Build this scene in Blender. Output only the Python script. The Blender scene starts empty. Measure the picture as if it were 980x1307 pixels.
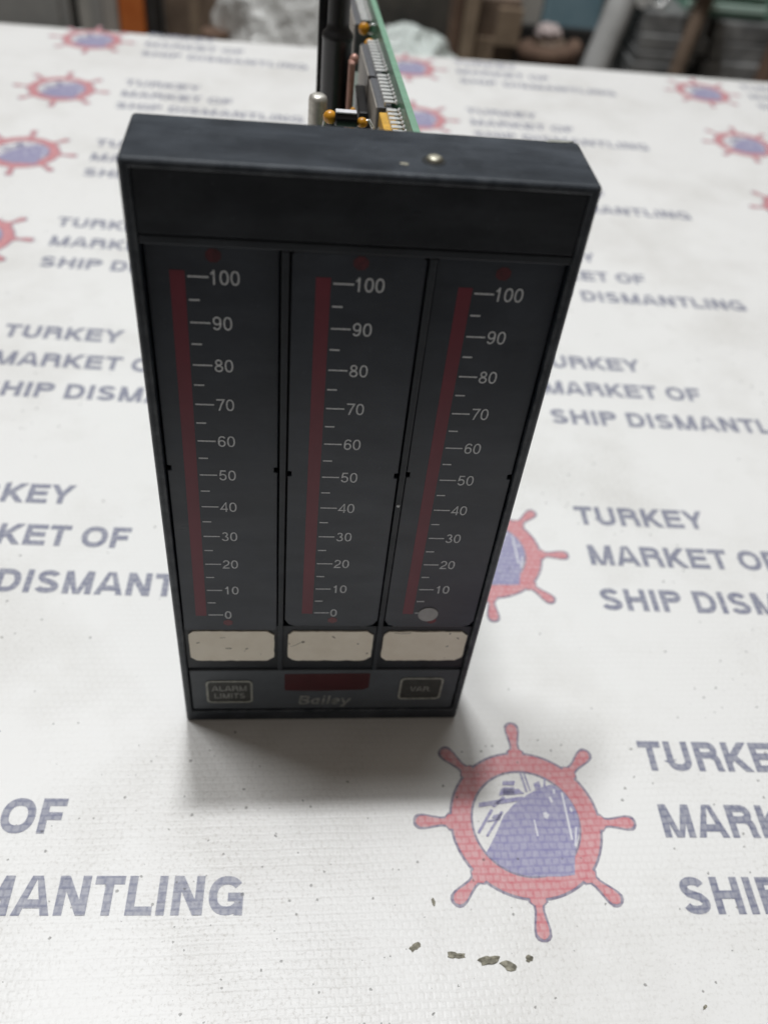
import bpy, bmesh, math, random
from mathutils import Vector, Matrix, noise

scene = bpy.context.scene
random.seed(7)
MM = 0.001

# ------------------------------------------------------------------ camera
cam_data = bpy.data.cameras.new('camera')
cam = bpy.data.objects.new('camera', cam_data)
scene.collection.objects.link(cam)
scene.camera = cam
right = Vector((0.9935, -0.0664, 0.0921))
down = Vector((0.0179, -0.7094, -0.7046))
fwd = Vector((0.1121, 0.7017, -0.7036))
rm = Matrix((right, -down, -fwd)).transposed()
rm = rm.to_quaternion().to_matrix()
cam.matrix_world = Matrix.Translation(Vector((25.067, -124.747, 204.526)) * MM) @ rm.to_4x4()
cam_data.sensor_fit = 'VERTICAL'
cam_data.sensor_height = 36.0
cam_data.sensor_width = 27.0
cam_data.lens = 36.0 * 1104.9 / 1307.0
cam_data.clip_start = 0.005
cam_data.clip_end = 60.0
cam_data.dof.use_dof = True
cam_data.dof.focus_distance = 0.176
cam_data.dof.aperture_fstop = 13.5

# ------------------------------------------------------------------ light
world = bpy.data.worlds.new('World')
scene.world = world
world.use_nodes = True
bg = world.node_tree.nodes['Background']
bg.inputs['Color'].default_value = (1.0, 0.90, 0.80, 1)
bg.inputs['Strength'].default_value = 0.130

def area(name, loc, target, sx, sy, power, col):
    d = bpy.data.lights.new(name, 'AREA')
    d.shape = 'RECTANGLE'
    d.size = sx
    d.size_y = sy
    d.energy = power
    d.color = col
    o = bpy.data.objects.new(name, d)
    scene.collection.objects.link(o)
    o.location = loc
    o.rotation_euler = (Vector(target) - Vector(loc)).to_track_quat('-Z', 'Y').to_euler()
    return o

area('ceiling_bulkhead_lamp', (-0.02, 0.36, 2.30), (0.04, 0.05, 0), 0.11, 0.07, 28.5, (0.96, 0.98, 1.0))
area('ceiling_tube_lamp', (-0.46, 0.37, 2.30), (0.04, 0.05, 0), 0.34, 0.07, 19, (0.96, 0.98, 1.0))
area('soft_fill_lamp', (0.25, 2.0, 2.6), (0.04, 0.10, 0), 2.6, 1.6, 22, (0.93, 0.975, 1.0))  # unseen soft light added above and behind to supply fill

vs = scene.view_settings
vs.view_transform = 'Standard'
vs.look = 'None'
vs.exposure = 0.0
vs.gamma = 1.0
vs.use_curve_mapping = False
scene.render.engine = 'CYCLES'

# ------------------------------------------------------------------ materials
class N:
    """small node-graph helper"""
    def __init__(self, name):
        self.m = bpy.data.materials.new(name)
        self.m.use_nodes = True
        self.t = self.m.node_tree
        self.b = self.t.nodes['Principled BSDF']
    def new(self, typ, **kw):
        n = self.t.nodes.new(typ)
        for k, v in kw.items():
            setattr(n, k, v)
        return n
    def put(self, sock, val):
        if isinstance(val, bpy.types.NodeSocket):
            self.t.links.new(val, sock)
        elif isinstance(val, (tuple, list)):
            sock.default_value = tuple(val) + ((1,) if len(val) == 3 and sock.type == 'RGBA' else ())
        else:
            sock.default_value = val
    def math(self, op, a, b=0.0, c=0.0, clamp=False):
        n = self.new('ShaderNodeMath', operation=op)
        n.use_clamp = clamp
        for s, v in zip(n.inputs, (a, b, c)):
            self.put(s, v)
        return n.outputs[0]
    def noise(self, vec, scale, detail=3.0, rough=0.55):
        n = self.new('ShaderNodeTexNoise')
        self.put(n.inputs['Vector'], vec)
        n.inputs['Scale'].default_value = scale
        n.inputs['Detail'].default_value = detail
        n.inputs['Roughness'].default_value = rough
        return n.outputs[0]
    def ramp(self, v, lo, hi, a=0.0, b=1.0):
        n = self.new('ShaderNodeMapRange')
        n.clamp = True
        self.put(n.inputs[0], v)
        for i, q in enumerate((lo, hi, a, b)):
            self.put(n.inputs[i + 1], q)
        return n.outputs[0]
    def mix(self, f, a, b):
        n = self.new('ShaderNodeMix', data_type='RGBA')
        self.put(n.inputs[0], f)
        self.put(n.inputs[6], a)
        self.put(n.inputs[7], b)
        return n.outputs[2]
    def pos(self):
        return self.new('ShaderNodeNewGeometry').outputs['Position']
    def obj(self):
        return self.new('ShaderNodeTexCoord').outputs['Object']
    def bump(self, h, dist, strength=1.0):
        n = self.new('ShaderNodeBump')
        n.inputs['Strength'].default_value = strength
        n.inputs['Distance'].default_value = dist
        self.put(n.inputs['Height'], h)
        self.t.links.new(n.outputs[0], self.b.inputs['Normal'])
    def set(self, **kw):
        for k, v in kw.items():
            self.put(self.b.inputs[k.replace('_', ' ')], v)
        return self.m

MAT = {}

def plastic(name, col, rough, dust=0.0, dustcol=(0.19, 0.215, 0.25), grain=0.00002, edge=0.0, coat=0.0):
    n = N(name)
    P = n.pos()
    big = n.noise(P, 90, 4)
    fine = n.noise(P, 1500, 3)
    c = n.mix(n.ramp(big, 0.35, 0.7), col, tuple(min(1, v * 1.35 + 0.002) for v in col))
    if dust:
        d = n.math('MULTIPLY', n.ramp(n.noise(P, 60, 6, 0.7), 0.48, 0.75), dust)
        sp = n.math('MULTIPLY', n.ramp(n.noise(P, 700, 2), 0.70, 0.76), dust * 1.3)
        c = n.mix(n.math('ADD', d, sp, clamp=True), c, dustcol)
    n.bump(fine, grain)
    if dust:
        mp = n.new('ShaderNodeMapping')
        n.put(mp.inputs['Vector'], P)
        mp.inputs['Scale'].default_value = (0.25, 1.0, 1.0)
        sm = n.math('MULTIPLY', n.ramp(n.noise(mp.outputs[0], 150, 5, 0.6), 0.47, 0.68), dust * 0.9)
        c = n.mix(sm, c, dustcol)
        big = n.math('MULTIPLY_ADD', n.noise(mp.outputs[0], 220, 5, 0.6), 0.8, n.math('MULTIPLY', big, 0.2))
    if edge:
        bv = n.new('ShaderNodeBevel')
        bv.samples = 4
        bv.inputs['Radius'].default_value = 0.0011
        dt = n.new('ShaderNodeVectorMath', operation='DOT_PRODUCT')
        n.put(dt.inputs[0], bv.outputs[0])
        n.put(dt.inputs[1], n.new('ShaderNodeNewGeometry').outputs['True Normal'])
        em = n.math('MULTIPLY', n.ramp(dt.outputs['Value'], 0.985, 0.90), n.ramp(n.noise(P, 240, 5, 0.7), 0.40, 0.62, 0.15, 1.0))
        c = n.mix(n.math('MULTIPLY', em, edge), c, (0.16, 0.17, 0.18))
    if coat:
        n.set(Coat_Weight=coat, Coat_Roughness=0.32)
    n.set(Base_Color=c, Roughness=n.ramp(big, 0.3, 0.75, rough - 0.09, rough + 0.14), Specular_IOR_Level=0.36)
    MAT[name] = n.m
    return n.m

def plain(name, col, rough=0.5, metal=0.0, var=0.25, scale=300, **kw):
    n = N(name)
    v = n.noise(n.pos(), scale, 4)
    c = n.mix(n.ramp(v, 0.3, 0.7), tuple(q * (1 - var) for q in col), tuple(min(1, q * (1 + var)) for q in col))
    n.set(Base_Color=c, Roughness=rough, Metallic=metal, **kw)
    MAT[name] = n.m
    return n.m

# --- coated woven vinyl, shared by banner and inks (world position keeps the weave continuous)
def weave(n):
    P = n.pos()
    warp = n.noise(P, 60, 2)
    sep = n.new('ShaderNodeSeparateXYZ')
    n.put(sep.inputs[0], P)
    pitch = 0.00190
    k = 2 * math.pi / pitch
    row = n.math('FLOOR', n.math('ADD', n.math('DIVIDE', sep.outputs[1], pitch), n.math('MULTIPLY', warp, 0.9)))
    wx = n.math('SINE', n.math('ADD', n.math('MULTIPLY_ADD', row, math.pi * 0.92, n.math('MULTIPLY', sep.outputs[0], k)), n.math('MULTIPLY', warp, 7.0)))
    wy = n.math('COSINE', n.math('ADD', n.math('MULTIPLY_ADD', sep.outputs[1], k, math.pi), n.math('MULTIPLY', warp, 0.9 * 2 * math.pi)))
    ax = n.ramp(wx, -1.0, -0.2)
    ay = n.ramp(wy, -1.0, -0.2)
    cell = n.math('MULTIPLY', n.math('MULTIPLY_ADD', ax, 0.75, 0.25), ay)
    fade = n.ramp(n.noise(P, 35, 3), 0.38, 0.62, 0.25, 1.0)
    fx = n.math('SINE', n.math('MULTIPLY', sep.outputs[1], k * 2.5))
    h = n.math('ADD', n.math('MULTIPLY', cell, fade), n.math('MULTIPLY', n.noise(P, 900, 3), 0.9))
    h = n.math('ADD', h, n.math('MULTIPLY', fx, 0.06))
    big = n.math('MULTIPLY', n.noise(P, 16, 3), 20.0)
    return P, cell, n.math('ADD', h, big)

def specks(n, P, scale, r, gate_lo, gate_scale=9.0):
    warp = n.new('ShaderNodeVectorMath', operation='MULTIPLY_ADD')
    nz = n.new('ShaderNodeTexNoise')
    n.put(nz.inputs['Vector'], P)
    nz.inputs['Scale'].default_value = scale * 4
    n.put(warp.inputs[0], nz.outputs[1])
    warp.inputs[1].default_value = (0.35 / scale,) * 3
    n.put(warp.inputs[2], P)
    v = n.new('ShaderNodeTexVoronoi')
    n.put(v.inputs['Vector'], warp.outputs[0])
    v.inputs['Scale'].default_value = scale
    sep = n.new('ShaderNodeSeparateColor')
    n.put(sep.inputs[0], v.outputs['Color'])
    rad = n.math('MULTIPLY', n.math('POWER', sep.outputs[1], 3.0), r)
    dot = n.math('LESS_THAN', v.outputs['Distance'], rad)
    gate = n.math('LESS_THAN', sep.outputs[0], n.ramp(n.noise(P, gate_scale, 3), gate_lo, gate_lo + 0.25, 0.05, 0.75))
    return n.math('MULTIPLY', dot, gate)

def vinyl(name, ink=None, strength=0.85):
    n = N(name)
    P, cell, h = weave(n)
    white = (0.775, 0.765, 0.745)
    stain = n.ramp(n.noise(P, 16, 6, 0.65), 0.48, 0.80, 0.0, 0.46)
    base = n.mix(stain, white, (0.50, 0.475, 0.43))
    grime = n.math('MULTIPLY', n.ramp(n.noise(P, 8, 4), 0.47, 0.66), n.ramp(n.noise(P, 1100, 3, 0.7), 0.52, 0.68, 0.0, 0.5))
    base = n.mix(grime, base, (0.36, 0.33, 0.29))
    base = n.mix(n.math('MULTIPLY', n.math('SUBTRACT', 1.0, cell), n.math('MULTIPLY', n.ramp(n.noise(P, 35, 3), 0.38, 0.62, 0.1, 1.0), 0.085)), base, (0.45, 0.43, 0.40))
    if ink:
        wear = n.ramp(n.noise(P, 420, 4, 0.7), 0.35, 0.75, 1.0, 0.72)
        f = n.math('MULTIPLY', wear, n.math('MULTIPLY_ADD', n.math('SUBTRACT', 1.0, cell), 0.17, strength - 0.09))
        base = n.mix(f, base, ink)
    s = n.math('ADD', n.math('MULTIPLY', specks(n, P, 170, 0.10, 0.53), 0.7),
               n.math('MULTIPLY', specks(n, P, 620, 0.26, 0.46), 0.6), clamp=True)
    base = n.mix(s, base, (0.055, 0.05, 0.042))
    n.bump(h, 0.00008, 0.42)
    n.set(Base_Color=base, Roughness=0.42, Specular_IOR_Level=0.42)
    MAT[name] = n.m

vinyl('vinyl')
vinyl('ink_navy', (0.105, 0.115, 0.20), 0.86)
vinyl('ink_red', (0.52, 0.115, 0.14), 0.87)
vinyl('ink_violet', (0.185, 0.17, 0.35), 0.88)
vinyl('ink_outline', (0.115, 0.085, 0.17), 0.86)
vinyl('ink_pale', (0.60, 0.59, 0.66), 0.80)

plastic('bezel_black', (0.0095, 0.014, 0.0205), 0.40, dust=0.17, edge=0.75)
plastic('rib_black', (0.010, 0.0135, 0.0185), 0.42, dust=0.06)
plastic('panel_black', (0.0065, 0.009, 0.013), 0.34, dust=0.07)
plastic('plate_black', (0.0155, 0.021, 0.031), 0.36, dust=0.05, coat=0.2)
plastic('groove_black', (0.007, 0.008, 0.009), 0.55)
plastic('front_grey', (0.064, 0.073, 0.083), 0.40, dust=0.06)
plain('red_lens', (0.135, 0.010, 0.024), 0.38, var=0.12, scale=120)
plain('red_dark', (0.115, 0.010, 0.018), 0.25, var=0.2, scale=120)
plain('red_window', (0.055, 0.006, 0.010), 0.28, var=0.2, scale=120)
plain('red_dim', (0.066, 0.008, 0.014), 0.35, var=0.35, scale=900)
plain('print_grey', (0.56, 0.58, 0.60), 0.5, var=0.2, scale=2500)
plain('print_dim', (0.24, 0.245, 0.23), 0.5, var=0.3, scale=1200)
plain('outline_grey', (0.31, 0.315, 0.28), 0.45, var=0.3, scale=900)
plain('key_face', (0.040, 0.042, 0.038), 0.45, var=0.25, scale=500)
plain('pencil', (0.24, 0.215, 0.18), 0.7, var=0.4, scale=3000)
plain('sticker_grey', (0.33, 0.33, 0.33), 0.45, var=0.1, scale=700)
plain('steel', (0.60, 0.575, 0.52), 0.40, 0.6, var=0.2, scale=900)
plain('tin', (0.86, 0.86, 0.84), 0.28, 0.45, var=0.15, scale=900)
plain('gold', (0.62, 0.36, 0.06), 0.35, 0.0, var=0.2, scale=400)
plain('amber', (0.60, 0.27, 0.02), 0.30, 0.0, var=0.25, scale=500)
plain('copper', (0.45, 0.25, 0.20), 0.42, 0.3, var=0.2, scale=500)
plain('chip_body', (0.10, 0.103, 0.112), 0.42, var=0.15, scale=600)
plain('cap_sleeve', (0.008, 0.008, 0.009), 0.33, var=0.2, scale=200)
plain('band_white', (0.62, 0.62, 0.64), 0.4)
plain('screw_zinc', (0.42, 0.40, 0.32), 0.45, 0.8, var=0.35, scale=900)
plain('flake', (0.24, 0.225, 0.175), 0.8, var=0.5, scale=900)

plain('chip_tan_lit', (0.36, 0.33, 0.29), 0.5, var=0.15, scale=300)
def pcb():
    n = N('pcb_green')
    P = n.pos()
    tr = n.ramp(n.noise(P, 260, 2), 0.50, 0.54)
    c = n.mix(tr, (0.035, 0.125, 0.065), (0.075, 0.20, 0.115))
    n.set(Base_Color=c, Roughness=0.34)
    MAT['pcb_green'] = n.m
pcb()
plain('pcb_edge', (0.17, 0.32, 0.22), 0.55, var=0.12, scale=400)

def card():
    n = N('card_cream')
    P = n.obj()
    c = n.mix(n.ramp(n.noise(P, 160, 5, 0.65), 0.4, 0.75), (0.86, 0.80, 0.68), (0.78, 0.71, 0.585))
    c = n.mix(n.ramp(n.noise(P, 650, 3), 0.73, 0.78), c, (0.20, 0.18, 0.15))
    n.set(Base_Color=c, Roughness=0.7)
    MAT['card_cream'] = n.m
card()

def mottled(name, a, b, scale, rough=0.6, metal=0.0):
    n = N(name)
    P = n.pos()
    n.set(Base_Color=n.mix(n.ramp(n.noise(P, scale, 5, 0.65), 0.35, 0.65), a, b), Roughness=rough, Metallic=metal)
    MAT[name] = n.m
mottled('concrete', (0.095, 0.092, 0.086), (0.176, 0.169, 0.155), 5, 0.8)
mottled('bench_dark', (0.041, 0.038, 0.034), (0.095, 0.084, 0.070), 18, 0.7)
mottled('cabinet_grey', (0.270, 0.270, 0.257), (0.365, 0.358, 0.338), 12, 0.5)
mottled('cabinet_warm', (0.365, 0.351, 0.317), (0.459, 0.439, 0.398), 14, 0.55)
mottled('orange_paint', (0.567, 0.142, 0.027), (0.675, 0.196, 0.047), 30, 0.5)
mottled('black_rubber', (0.016, 0.016, 0.016), (0.041, 0.038, 0.035), 20, 0.5)
mottled('brown_wood', (0.115, 0.081, 0.057), (0.216, 0.155, 0.111), 26, 0.7)
mottled('cardboard', (0.230, 0.169, 0.115), (0.324, 0.243, 0.169), 22, 0.8)
mottled('rust', (0.095, 0.055, 0.037), (0.17, 0.105, 0.07), 35, 0.85)
mottled('blue_paint', (0.182, 0.297, 0.351), (0.257, 0.378, 0.432), 15, 0.4)
mottled('grey_tube', (0.405, 0.405, 0.392), (0.567, 0.567, 0.553), 20, 0.45)
mottled('scrap_grey', (0.121, 0.124, 0.124), (0.297, 0.297, 0.290), 30, 0.5, 0.2)
mottled('green_plastic', (0.135, 0.270, 0.209), (0.216, 0.378, 0.290), 20, 0.45)
mottled('pale_green', (0.405, 0.567, 0.486), (0.513, 0.661, 0.581), 20, 0.45)
mottled('pink_rag', (0.405, 0.338, 0.324), (0.567, 0.472, 0.446), 30, 0.9)

def bag_mat(name, col):
    n = N(name)
    P = n.pos()
    n.bump(n.noise(P, 45, 4, 0.6), 0.012, 0.7)
    n.set(Base_Color=col, Roughness=0.18, Transmission_Weight=0.0, Alpha=0.88, Subsurface_Weight=0.3, Subsurface_Radius=(0.05, 0.05, 0.05))
    MAT[name] = n.m
bag_mat('clear_bag', (0.86, 0.86, 0.83))
bag_mat('greenish_bag', (0.74, 0.80, 0.76))

# ------------------------------------------------------------------ mesh helpers (all lengths in mm)
def link(o, parent=None):
    scene.collection.objects.link(o)
    if parent is not None:
        o.parent = parent
    return o

def mesh_obj(name, bm, mats, parent=None, smooth=False):
    me = bpy.data.meshes.new(name)
    bmesh.ops.recalc_face_normals(bm, faces=bm.faces)
    bmesh.ops.scale(bm, vec=(MM, MM, MM), verts=bm.verts)
    bm.to_mesh(me)
    bm.free()
    for m in (mats if isinstance(mats, (list, tuple)) else [mats]):
        me.materials.append(MAT[m])
    if smooth:
        for p in me.polygons:
            p.use_smooth = True
    return link(bpy.data.objects.new(name, me), parent)

def tag(o, label=None, cat=None, group=None, kind=None):
    for k, v in (('label', label), ('category', cat), ('group', group), ('kind', kind)):
        if v:
            o[k] = v
    return o

def empty(name, loc_mm):
    o = bpy.data.objects.new(name, None)
    o.empty_display_size = 0.02
    o.location = Vector(loc_mm) * MM
    return link(o)

def place(o, loc_mm):
    o.location = Vector(loc_mm) * MM
    return o

def box(bm, x0, x1, y0, y1, z0, z1, bev=0.0, seg=2, skew=None):
    vs_ = [bm.verts.new((x, y, z)) for x in (x0, x1) for y in (y0, y1) for z in (z0, z1)]
    q = lambda *i: bm.faces.new([vs_[k] for k in i])
    fs = [q(0, 1, 3, 2), q(4, 6, 7, 5), q(0, 4, 5, 1), q(2, 3, 7, 6), q(0, 2, 6, 4), q(1, 5, 7, 3)]
    if skew:
        for v in vs_:
            v.co.x += skew(v.co.y)
    if bev:
        es = list({e for f in fs for e in f.edges})
        bmesh.ops.recalc_face_normals(bm, faces=fs)
        bmesh.ops.bevel(bm, geom=es, offset=bev, segments=seg, affect='EDGES', profile=0.5)

def boxo(name, mats, parent, *a, **k):
    bm = bmesh.new()
    box(bm, *a, **k)
    return mesh_obj(name, bm, mats, parent)

def prism(bm, pts, f0, f1, bev=0.0):
    """pts: 2-D outline; f0(u,v), f1(u,v): front / back 3-D points"""
    a = [bm.verts.new(f0(*p)) for p in pts]
    b = [bm.verts.new(f1(*p)) for p in pts]
    front = bm.faces.new(a)
    bm.faces.new(b[::-1])
    n = len(pts)
    for i in range(n):
        bm.faces.new((a[i], a[(i + 1) % n], b[(i + 1) % n], b[i]))
    if bev:
        bmesh.ops.recalc_face_normals(bm, faces=bm.faces)
        bmesh.ops.bevel(bm, geom=list(front.edges), offset=bev, segments=2, affect='EDGES', profile=0.5)

def lathe(bm, prof, axis='Z', c=(0, 0, 0), n=28):
    """prof: (radius, height) list, closed at both ends when radius is 0"""
    def pt(r, h, a):
        u, v = r * math.cos(a), r * math.sin(a)
        p = {'Z': (u, v, h), 'X': (h, u, v), 'Y': (u, h, v)}[axis]
        return (p[0] + c[0], p[1] + c[1], p[2] + c[2])
    rings = []
    for r, h in prof:
        if r < 1e-6:
            rings.append([bm.verts.new(pt(0, h, 0))])
        else:
            rings.append([bm.verts.new(pt(r, h, 2 * math.pi * i / n)) for i in range(n)])
    for A, B in zip(rings, rings[1:]):
        for i in range(n):
            j = (i + 1) % n
            if len(A) == 1:
                bm.faces.new((A[0], B[i], B[j]))
            elif len(B) == 1:
                bm.faces.new((A[i], B[0], A[j]))
            else:
                bm.faces.new((A[i], B[i], B[j], A[j]))

def tube(bm, pts, r, n=8):
    """wire along points"""
    pts = [Vector(p) for p in pts]
    rings = []
    for i, p in enumerate(pts):
        d = (pts[min(i + 1, len(pts) - 1)] - pts[max(i - 1, 0)]).normalized()
        u = d.orthogonal().normalized()
        if rings:
            u = (pu - d * pu.dot(d)).normalized()
        pu = u
        w = d.cross(u)
        rr = r[i] if isinstance(r, (list, tuple)) else r
        rings.append([bm.verts.new(p + (u * math.cos(2 * math.pi * k / n) + w * math.sin(2 * math.pi * k / n)) * rr) for k in range(n)])
    for A, B in zip(rings, rings[1:]):
        for i in range(n):
            bm.faces.new((A[i], A[(i + 1) % n], B[(i + 1) % n], B[i]))
    bm.faces.new(rings[0][::-1])
    bm.faces.new(rings[-1])

# ------------------------------------------------------------------ stroke lettering
def arc(cx, cy, rx, ry, a0, a1, n=14, p=2.25):
    out = []
    for i in range(n + 1):
        a = math.radians(a0 + (a1 - a0) * i / n)
        c, s = math.cos(a), math.sin(a)
        out.append((cx + rx * math.copysign(abs(c) ** (2 / p), c), cy + ry * math.copysign(abs(s) ** (2 / p), s)))
    return out

def glyph(ch, w):
    """(advance, centre-line strokes); cap height 1, pen width w"""
    h = w / 2
    T, B = 1 - h, h
    if ch == ' ': return 0.36, []
    if ch == 'I': return 0.38, [[(0.19, 0), (0.19, 1)]]
    if ch == 'T': return 0.84, [[(0.03, T), (0.81, T)], [(0.42, T), (0.42, 0)]]
    if ch == 'L': return 0.80, [[(0.08 + h, 1), (0.08 + h, B), (0.77, B)]]
    if ch == 'F': return 0.82, [[(0.08 + h, 0), (0.08 + h, T), (0.78, T)], [(0.08 + h, 0.49), (0.70, 0.49)]]
    if ch == 'E': return 0.92, [[(0.86, T), (0.08 + h, T), (0.08 + h, B), (0.88, B)], [(0.08 + h, 0.52), (0.82, 0.52)]]
    if ch == 'H': return 1.0, [[(0.09 + h, 0), (0.09 + h, 1)], [(0.91 - h, 0), (0.91 - h, 1)], [(0.09 + h, 0.52), (0.91 - h, 0.52)]]
    if ch == 'N': return 1.0, [[(0.09 + h, 0), (0.09 + h, 1)], [(0.91 - h, 0), (0.91 - h, 1)], [(0.09 + h, 1.02), (0.91 - h, -0.02)]]
    if ch == 'M': return 1.16, [[(0.09 + h, 0), (0.09 + h, 1)], [(1.07 - h, 0), (1.07 - h, 1)], [(0.10 + h, 1.02), (0.58, -0.08), (1.06 - h, 1.02)]]
    if ch == 'A': return 1.0, [[(h - 0.02, -0.1), (0.5, 1.16), (1.02 - h, -0.1)], [(0.22, 0.29), (0.78, 0.29)]]
    if ch == 'V': return 0.92, [[(h - 0.02, 1.1), (0.46, -0.16), (0.94 - h, 1.1)]]
    if ch == 'K': return 0.98, [[(0.09 + h, 0), (0.09 + h, 1)], [(0.93, 1.1), (0.09 + h, 0.32)], [(0.36, 0.58), (0.92, -0.1)]]
    if ch == 'Y': return 0.92, [[(0.05 + h * 0.6 - 0.07, 1.1), (0.46, 0.42), (0.94 - h * 0.6, 1.1)], [(0.46, 0.45), (0.46, 0)]]
    if ch == 'U': return 1.0, [[(0.09 + h, 1), (0.09 + h, 0.36)] + arc(0.5, 0.36, 0.41 - h, 0.36 - h, 180, 360) + [(0.91 - h, 1)]]
    if ch == 'O': return 1.06, [arc(0.53, 0.5, 0.48 - h, 0.5 - h, 0, 360, 30) ]
    if ch == 'D': return 1.0, [[(0.46, T), (0.09 + h, T), (0.09 + h, B), (0.46, B)] + arc(0.46, 0.5, 0.46 - h, 0.5 - h, -90, 90, 18)[1:]]
    if ch in 'PR':
        bowl = [(0.09 + h, 0), (0.09 + h, T), (0.56, T)] + arc(0.56, 0.715, 0.33 - h, 0.285 - h, 90, -90, 12)[1:] + [(0.09 + h, 0.43 + h)]
        if ch == 'P': return 0.92, [bowl]
        return 1.0, [bowl, [(0.60, 0.43 + h)] + arc(0.62, 0.28, 0.20, 0.24, 80, 0, 6) + [(0.83, 0.10), (0.88, -0.05)]]
    if ch == 'S':
        return 0.93, [arc(0.46, 0.72, 0.37 - h, 0.28 - h, 15, 200, 12, 2.1) + [(0.30, 0.56), (0.62, 0.45)] + arc(0.46, 0.28, 0.40 - h, 0.28 - h, 25, -165, 12, 2.1)]
    if ch == 'G':
        return 1.06, [arc(0.53, 0.5, 0.48 - h, 0.5 - h, 38, 330, 24) + [(0.97 - h, 0.46), (0.56, 0.46)], [(0.97 - h, 0.5), (0.97 - h, 0.0)]]
    if ch == '.': return 0.25, [[(0.12, 0), (0.12, w)]]
    # numerals
    if ch == '0': return 0.72, [arc(0.36, 0.5, 0.31 - h, 0.5 - h, 0, 360, 26, 2.3)]
    if ch == '1': return 0.72, [[(0.40, 0), (0.40, 1)], [(0.18, 0.74), (0.30, 0.79), (0.40, 0.95)]]
    if ch == '2': return 0.72, [arc(0.36, 0.70, 0.29 - h, 0.30 - h, 175, -25, 12, 2.1) + [(0.50, 0.46), (0.22, 0.28), (0.09, B), (0.65, B)]]
    if ch == '3': return 0.72, [arc(0.35, 0.745, 0.25 - h, 0.255 - h, 165, -85, 12, 2.1), arc(0.35, 0.275, 0.30 - h, 0.275 - h, 90, -170, 14, 2.1)]
    if ch == '4': return 0.72, [[(0.53, 0), (0.53, 0.97), (0.08, 0.27), (0.67, 0.27)]]
    if ch == '5': return 0.72, [[(0.60, T), (0.20, T), (0.13, 0.50)] + arc(0.35, 0.33, 0.31 - h, 0.33 - h, 140, -165, 16, 2.1)]
    if ch == '6': return 0.72, [arc(0.37, 0.32, 0.30 - h, 0.32 - h, 0, 360, 20, 2.1), arc(0.40, 0.5, 0.33 - h, 0.5 - h, 205, 40, 14, 2.2)]
    if ch == '7': return 0.72, [[(0.07, T), (0.64, T), (0.42, 0.48), (0.25, -0.04)]]
    if ch == '8': return 0.72, [arc(0.36, 0.745, 0.26 - h, 0.255 - h, 0, 360, 20, 2.1), arc(0.36, 0.275, 0.31 - h, 0.275 - h, 0, 360, 20, 2.1)]
    if ch == '9': return 0.72, [arc(0.35, 0.68, 0.30 - h, 0.32 - h, 0, 360, 20, 2.1), arc(0.32, 0.5, 0.33 - h, 0.5 - h, 25, -140, 14, 2.2)]
    # heavy mixed-case maker's name
    if ch == 'B':
        return 0.95, [[(0.08 + h, B), (0.08 + h, T), (0.52, T)] + arc(0.54, 0.735, 0.30 - h, 0.265 - h, 90, -90, 10)[1:] + [(0.08 + h, 0.5)],
                      [(0.50, 0.52)] + arc(0.54, 0.27, 0.36 - h, 0.27 - h, 80, -90, 10) + [(0.08 + h, B)]]
    if ch == 'a': return 0.78, [arc(0.36, 0.35, 0.32 - h, 0.36 - h, 0, 360, 18), [(0.68 - h, 0.72), (0.68 - h, 0)]]
    if ch == 'i': return 0.38, [[(0.19, 0), (0.19, 0.72)], [(0.19, 0.84), (0.19, 1.0)]]
    if ch == 'l': return 0.38, [[(0.19, 0), (0.19, 1.0)]]
    if ch == 'e': return 0.76, [[(0.10, 0.36), (0.68 - h, 0.36)] + arc(0.37, 0.36, 0.32 - h, 0.37 - h, 5, 310, 18)]
    if ch == 'y': return 0.74, [[(0.05, 0.72), (0.36, 0.05)], [(0.68, 0.72), (0.30, -0.18), (0.10, -0.20)]]
    raise ValueError(ch)

def ribbon(pts, w):
    """two offset outlines of a polyline with mitred corners"""
    closed = (Vector(pts[0]) - Vector(pts[-1])).length < 1e-4
    P = [Vector(p) for p in pts]
    if closed:
        P = P[:-1]
    n = len(P)
    L, R = [], []
    for i in range(n):
        a = P[i - 1] if (i > 0 or closed) else None
        b = P[(i + 1) % n] if (i < n - 1 or closed) else None
        d0 = (P[i] - a).normalized() if a is not None else None
        d1 = (b - P[i]).normalized() if b is not None else None
        if d0 is None: d0 = d1
        if d1 is None: d1 = d0
        n0 = Vector((-d0.y, d0.x)); n1 = Vector((-d1.y, d1.x))
        m = n0 + n1
        if m.length < 1e-6: m = n0
        m.normalize()
        k = min(1.0 / max(m.dot(n0), 0.3), 2.2)
        L.append(P[i] + m * (w / 2) * k)
        R.append(P[i] - m * (w / 2) * k)
    return L, R, closed

def clip_band(pts, lo, hi):
    for lim, sgn in ((lo, 1), (hi, -1)):
        out = []
        for a, b in zip(pts, pts[1:] + pts[:1]):
            da, db = (a.y - lim) * sgn, (b.y - lim) * sgn
            if da >= 0:
                out.append(a)
            if (da >= 0) != (db >= 0):
                out.append(a.lerp(b, da / (da - db)))
        pts = out
        if len(pts) < 3:
            return []
    res = []
    for p in pts:
        if not res or (p - res[-1]).length > 1e-5:
            res.append(p)
    if len(res) > 2 and (res[0] - res[-1]).length < 1e-5:
        res.pop()
    return res

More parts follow.
